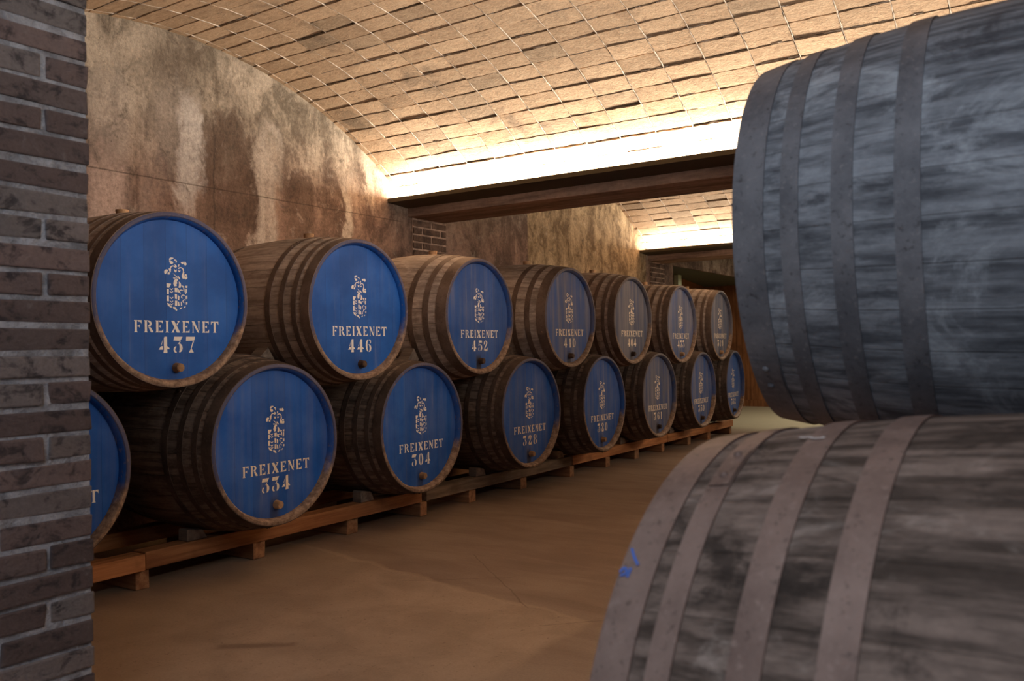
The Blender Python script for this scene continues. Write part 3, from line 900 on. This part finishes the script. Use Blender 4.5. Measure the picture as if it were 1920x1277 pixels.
# chalk marks on the lower right barrel
def chalk(name, strokes, root, pf, mat, w=.004):
    bm = bmesh.new()
    for st in strokes:
        pa = None
        for i in range(len(st) - 1):
            (s0, a0), (s1, a1) = st[i], st[i + 1]
            for t in range(5):
                s_ = s0 + (s1 - s0) * t / 4; a = a0 + (a1 - a0) * t / 4
                r = pf(s_) + .0055
                ds, da = s1 - s0, (a1 - a0) * r
                l = math.hypot(ds, da) or 1
                nx, na = -da / l * w, ds / l * w / r
                row = [bm.verts.new((-(s_ + nx), r * math.cos(a + na), r * math.sin(a + na))), bm.verts.new((-(s_ - nx), r * math.cos(a - na), r * math.sin(a - na)))]
                if pa and t:
                    bm.faces.new((pa[0], pa[1], row[1], row[0]))
                pa = row
    o = link(name, finish(bm, name), mat, root)
    return o
# local angle: camera side is local +Y for a barrel turned by pi
o = chalk('chalk_mark', [[(.010, .83), (.02, .80), (.031, .775)], [(.005, .75), (.010, .765), (.015, .76), (.016, .745), (.008, .74)], [(.021, .765), (.020, .735)]], rl, pl, M['chalk_blue'], .002)
o['label'] = 'blue chalk scribble'
o = chalk('chalk_mark', [[(.178, 1.355), (.182, 1.345), (.194, 1.345), (.2, 1.33), (.214, 1.325), (.216, 1.335)]], rl, pl, M['chalk_white'], .003)
o['label'] = 'white chalk squiggle'

# planks and wedges under the right-hand stack
for s_, lab in ((.30, 'low plank under the lower right barrel, toward the aisle'), (1.02, 'low plank under the lower right barrel, toward the right wall')):
    xx = 3.25 + s_
    top = .077 + ZO - pl(s_) - .012
    o = box_obj('plank', (xx - .05, -2.0, 0), (xx + .05, -.9, top), M['sleeper'], .004)
    tag(o, lab, 'plank', 'planks under the right barrel')

# ------------------------------------------------------------------ racking under the left row
segs = [(-1.9, -.165, .188, 'rail', 'short orange timber rail at the foot of the brick pier'),
        (-.155, 2.085, .193, 'rail', 'long orange timber rail under barrels 334 and 304'),
        (2.14, 4.32, .192, 'rail_grey', 'grey weathered timber rail under barrel 328'),
        (4.345, 6.585, .193, 'rail', 'orange timber rail under barrels 320 and 361'),
        (6.60, 8.86, .193, 'rail', 'orange timber rail at the far end, under barrels 350 and 362')]
for i, (a, b, t, mk_, lab) in enumerate(segs):
    dx = .015 if i == 0 else 0
    o = box_obj('timber_rail', (-.39 + dx, a, .103), (-.28 + dx, b, t), M[mk_], .006)
    tag(o, lab, 'rail', 'front rails under the left row')
for a, b, lab in ((-1.9, 2.4, 'rear timber rail showing between the nearest lower barrels'), (2.42, 8.86, 'rear timber rail hidden under the farther lower barrels')):
    o = box_obj('timber_rail', (-.98, a, .103), (-.87, b, .193), M['rail'], .006)
    tag(o, lab, 'rail', 'rear rails under the left row')
feet = [-.16, .60, 1.385, 2.10, 2.74, 3.50, 4.31, 5.05, 5.79, 6.50, 7.30, 7.98, 8.81]
where = ['below the joint of the two nearest rails', 'under barrel 334', 'left of barrel 304', 'where the orange rail meets the grey rail', 'left of barrel 328',
         'right of barrel 328', 'where the grey rail ends', 'under barrel 320, right side', 'left of barrel 361', 'right of barrel 361', 'under barrel 350', 'between barrels 350 and 362', 'at the far end of the rails']
where = ['timber sleeper block below the joint of the two nearest rails', 'timber sleeper block under the left side of barrel 334', 'timber sleeper block left of barrel 304, under the orange rail',
         'upright timber sleeper block where orange rail meets grey rail', 'timber sleeper block under the grey rail, nearest one', 'timber sleeper block under the grey rail, below barrel 328',
         'timber sleeper block where the grey rail ends', 'timber sleeper block under the right side of barrel 320', 'timber sleeper block below barrel 361',
         'timber sleeper block at the joint of the two farthest rails', 'timber sleeper block below barrel 350', 'timber sleeper block between barrels 350 and 362', 'last timber sleeper block at the far rail end']
for i, (y, lab) in enumerate(zip(feet, where)):
    w = .045 + .006 * ((i * 7) % 3 - 1)
    fx = -.275 if i in (3, 6, 7) else -.30
    o = box_obj('sleeper', (-1.12, y - w, 0), (fx, y + w, .1025), M['sleeper'], .007, None, .002)
    tag(o, lab, 'sleeper', 'sleepers under the rails')

# wedges on the front rail, left of each lower barrel
names = ['334', '304', '328', '320', '361', '350', '362']
for i in range(1, 7):
    x, y, z, Rb = lowers[i]
    rc = Rb - (Rb - RL) * ((.33 + x - .6) / .6) ** 2
    d0, d1 = .225, .335
    hgt = lambda d: z - math.sqrt(rc * rc - d * d) - RAIL_TOP
    h0 = hgt(d0) - .004
    bm = bmesh.new()
    ax, bx = -.375, -.295
    pts = [(-d1, .001), (-d0 + .02, .001), (-d0, h0 * .6), (-d0 - .01, h0 - .004), (-d1 + .012, h0 + .012), (-d1, h0 + .006)]
    A = [bm.verts.new((ax + .335, p + .28, q)) for p, q in pts]
    B = [bm.verts.new((bx + .335, p + .28, q)) for p, q in pts]
    bm.faces.new(A); bm.faces.new(B[::-1])
    for k in range(len(pts)):
        bm.faces.new((A[k], A[(k + 1) % len(pts)], B[(k + 1) % len(pts)], B[k]))
    bmesh.ops.bevel(bm, geom=list(bm.edges), offset=.003, segments=1, affect='EDGES')
    o = link('wedge', finish(bm, 'wedge'), M['wedge'], None, (-.335, y - .28, RAIL_TOP))
    tag(o, 'small wooden wedge on the rail against the left of barrel %s' % names[i - 1], 'wedge', 'wedges on the rail')

# wedges between the rows: on the top of a lower barrel, against the left of the upper one
unames = ['437', '446', '452', '410', '404', '433', '319']
def between(lo, up, xw, hw, name, label, group, spread=(10, 21), g=.004):
    lx, ly, lz, lr = lo; ux, uy, uz, ur = up
    x0 = xw
    rL = .006 + lr - (lr - RL) * ((lx - x0 - .6 + .0) / .6) ** 2
    rU = .006 + ur - (ur - .43) * ((ux - x0 - .6) / .6) ** 2
    th = math.atan2(uz - lz, uy - ly)
    sgn = 1 if uy > ly else -1
    P = []
    for d in spread:
        P.append((ly + (rL + g) * math.cos(th + sgn * math.radians(d)), lz + (rL + g) * math.sin(th + sgn * math.radians(d))))
    for d in spread[::-1]:
        P.append((uy + (rU + g) * math.cos(th + PI - sgn * math.radians(d)), uz + (rU + g) * math.sin(th + PI - sgn * math.radians(d))))
    cy = sum(p[0] for p in P) / 4; cz = min(p[1] for p in P)
    bm = bmesh.new()
    A = [bm.verts.new((-hw, p - cy, q - cz)) for p, q in P]
    B = [bm.verts.new((hw, p - cy, q - cz)) for p, q in P]
    bm.faces.new(A); bm.faces.new(B[::-1])
    for k in range(4):
        bm.faces.new((A[k], A[(k + 1) % 4], B[(k + 1) % 4], B[k]))
    o = link(name, finish(bm, name), M['wedge'], None, (x0, cy, cz))
    tag(o, label, 'wedge', group)
for i in range(1, 7):
    between(lowers[i], uppers[i], -.34, .05, 'wedge', 'wooden wedge on top of barrel %s against the left of barrel %s' % (names[i - 1], unames[i]), 'wedges between the rows', g=.012 if i == 6 else .004)

# wedge between the two right-hand barrels
def wedge_right():
    ly, lz, uy, uz = -1.43, .077 + ZO, -.817, .943 + ZO
    xw = 3.86
    rL, rU = pl(.62) + .008, pu(.62) + .008
    th = math.atan2(uz - lz, uy - ly)
    P = []
    for d in (-7, 7):
        P.append((ly + rL * math.cos(th + math.radians(d)), lz + rL * math.sin(th + math.radians(d))))
    for d in (7, -7):
        P.append((uy + rU * math.cos(th + PI - math.radians(d)), uz + rU * math.sin(th + PI - math.radians(d))))
    for s_ in (0, .3):
        bm = bmesh.new()
        cy = sum(p[0] for p in P) / 4; cz = min(p[1] for p in P)
        A = [bm.verts.new((-.05, p - cy, q - cz)) for p, q in P]; B = [bm.verts.new((.05, p - cy, q - cz)) for p, q in P]
        bm.faces.new(A); bm.faces.new(B[::-1])
        for k in range(4):
            bm.faces.new((A[k], A[(k + 1) % 4], B[(k + 1) % 4], B[k]))
        o = link('wedge', finish(bm, 'wedge'), M['wedge'], None, (xw + s_, cy, cz))
        tag(o, 'dark wedge pinched between the two big right barrels, ' + ('toward the aisle' if s_ == 0 else 'toward the right wall'), 'wedge', 'wedges in the right stack')
wedge_right()

# ------------------------------------------------------------------ light
def area(name, loc, rot, sx, sy, power, col, spread=180):
    l = bpy.data.lights.new(name, 'AREA'); l.shape = 'RECTANGLE'; l.size = sx; l.size_y = sy
    l.energy = power; l.color = col; l.spread = math.radians(spread)
    o = bpy.data.objects.new(name, l); COL.objects.link(o); o.location = loc; o.rotation_euler = rot
    return o
WARM = (1.0, .87, .69)
for kb, pw in ((0, 300), (1, 240)):
    area('trough_lamp', (1.8, 3.09 + PER * kb, 2.075 + ZO), (PI + math.radians(12), 0, 0), 6.2, .10, pw, WARM)
area('aisle_fill', (4.7, 5.9, 2.5), (0, math.radians(94), 0), .35, 2.6, 30, (1.0, .88, .72), 84)  # added unseen fill that brightens the far barrel heads
# added cool fill for the foreground, set at the rear window
area('rear_cool_fill', (3.65, WY + .05, 2.05), (math.radians(90), 0, 0), 1.9, 1.6, 22, (.72, .84, 1.0))
# lamp under the crown of the vault above the camera
area('ceiling_lamp', (3.5, -3.1, 3.12), (0, 0, 0), 1.2, .9, 60, (.78, .88, 1.0))
# added unseen fill light by the right wall, brightening heads across the aisle
area('aisle_fill', (4.7, .6, 2.6), (0, math.radians(97), 0), .35, 2.6, 34, (1.0, .93, .84), 78)
# added overhead fill in the far bay, standing in for daylight
area('far_bay_fill', (1.8, 11.6, 2.9), (0, 0, 0), 3.5, 2.0, 110, (1.0, .93, .74))

w = bpy.data.worlds.new('world'); sc.world = w; w.use_nodes = True
w.node_tree.nodes['Background'].inputs[0].default_value = (.45, .6, .9, 1)
w.node_tree.nodes['Background'].inputs[1].default_value = .25

# ------------------------------------------------------------------ camera
yaw, pitch, roll = -.5808362, .0112122, -.0166652
fw = Vector((math.cos(pitch) * math.sin(yaw), math.cos(pitch) * math.cos(yaw), math.sin(pitch)))
r = Vector((math.cos(yaw), -math.sin(yaw), 0)); u = r.cross(fw)
r2 = math.cos(roll) * r + math.sin(roll) * u
u2 = -math.sin(roll) * r + math.cos(roll) * u
cd = bpy.data.cameras.new('camera'); cam = bpy.data.objects.new('camera', cd); COL.objects.link(cam)
mt = Matrix((r2, u2, -fw)).transposed().to_4x4(); mt.translation = C0
cam.matrix_world = mt
cd.sensor_fit = 'HORIZONTAL'; cd.sensor_width = 36; cd.lens = 1627.696 / 1920 * 36
cd.clip_start = .05
cd.dof.use_dof = True; cd.dof.focus_distance = 5.2; cd.dof.aperture_fstop = 5.0
sc.camera = cam

sc.view_settings.view_transform = 'Standard'
sc.view_settings.look = 'None'
sc.view_settings.gamma = 1
sc.view_settings.exposure = 0.0
sc.cycles.use_denoising = True
sc.cycles.max_bounces = 10
sc.cycles.diffuse_bounces = 7
sc.cycles.sample_clamp_indirect = 6
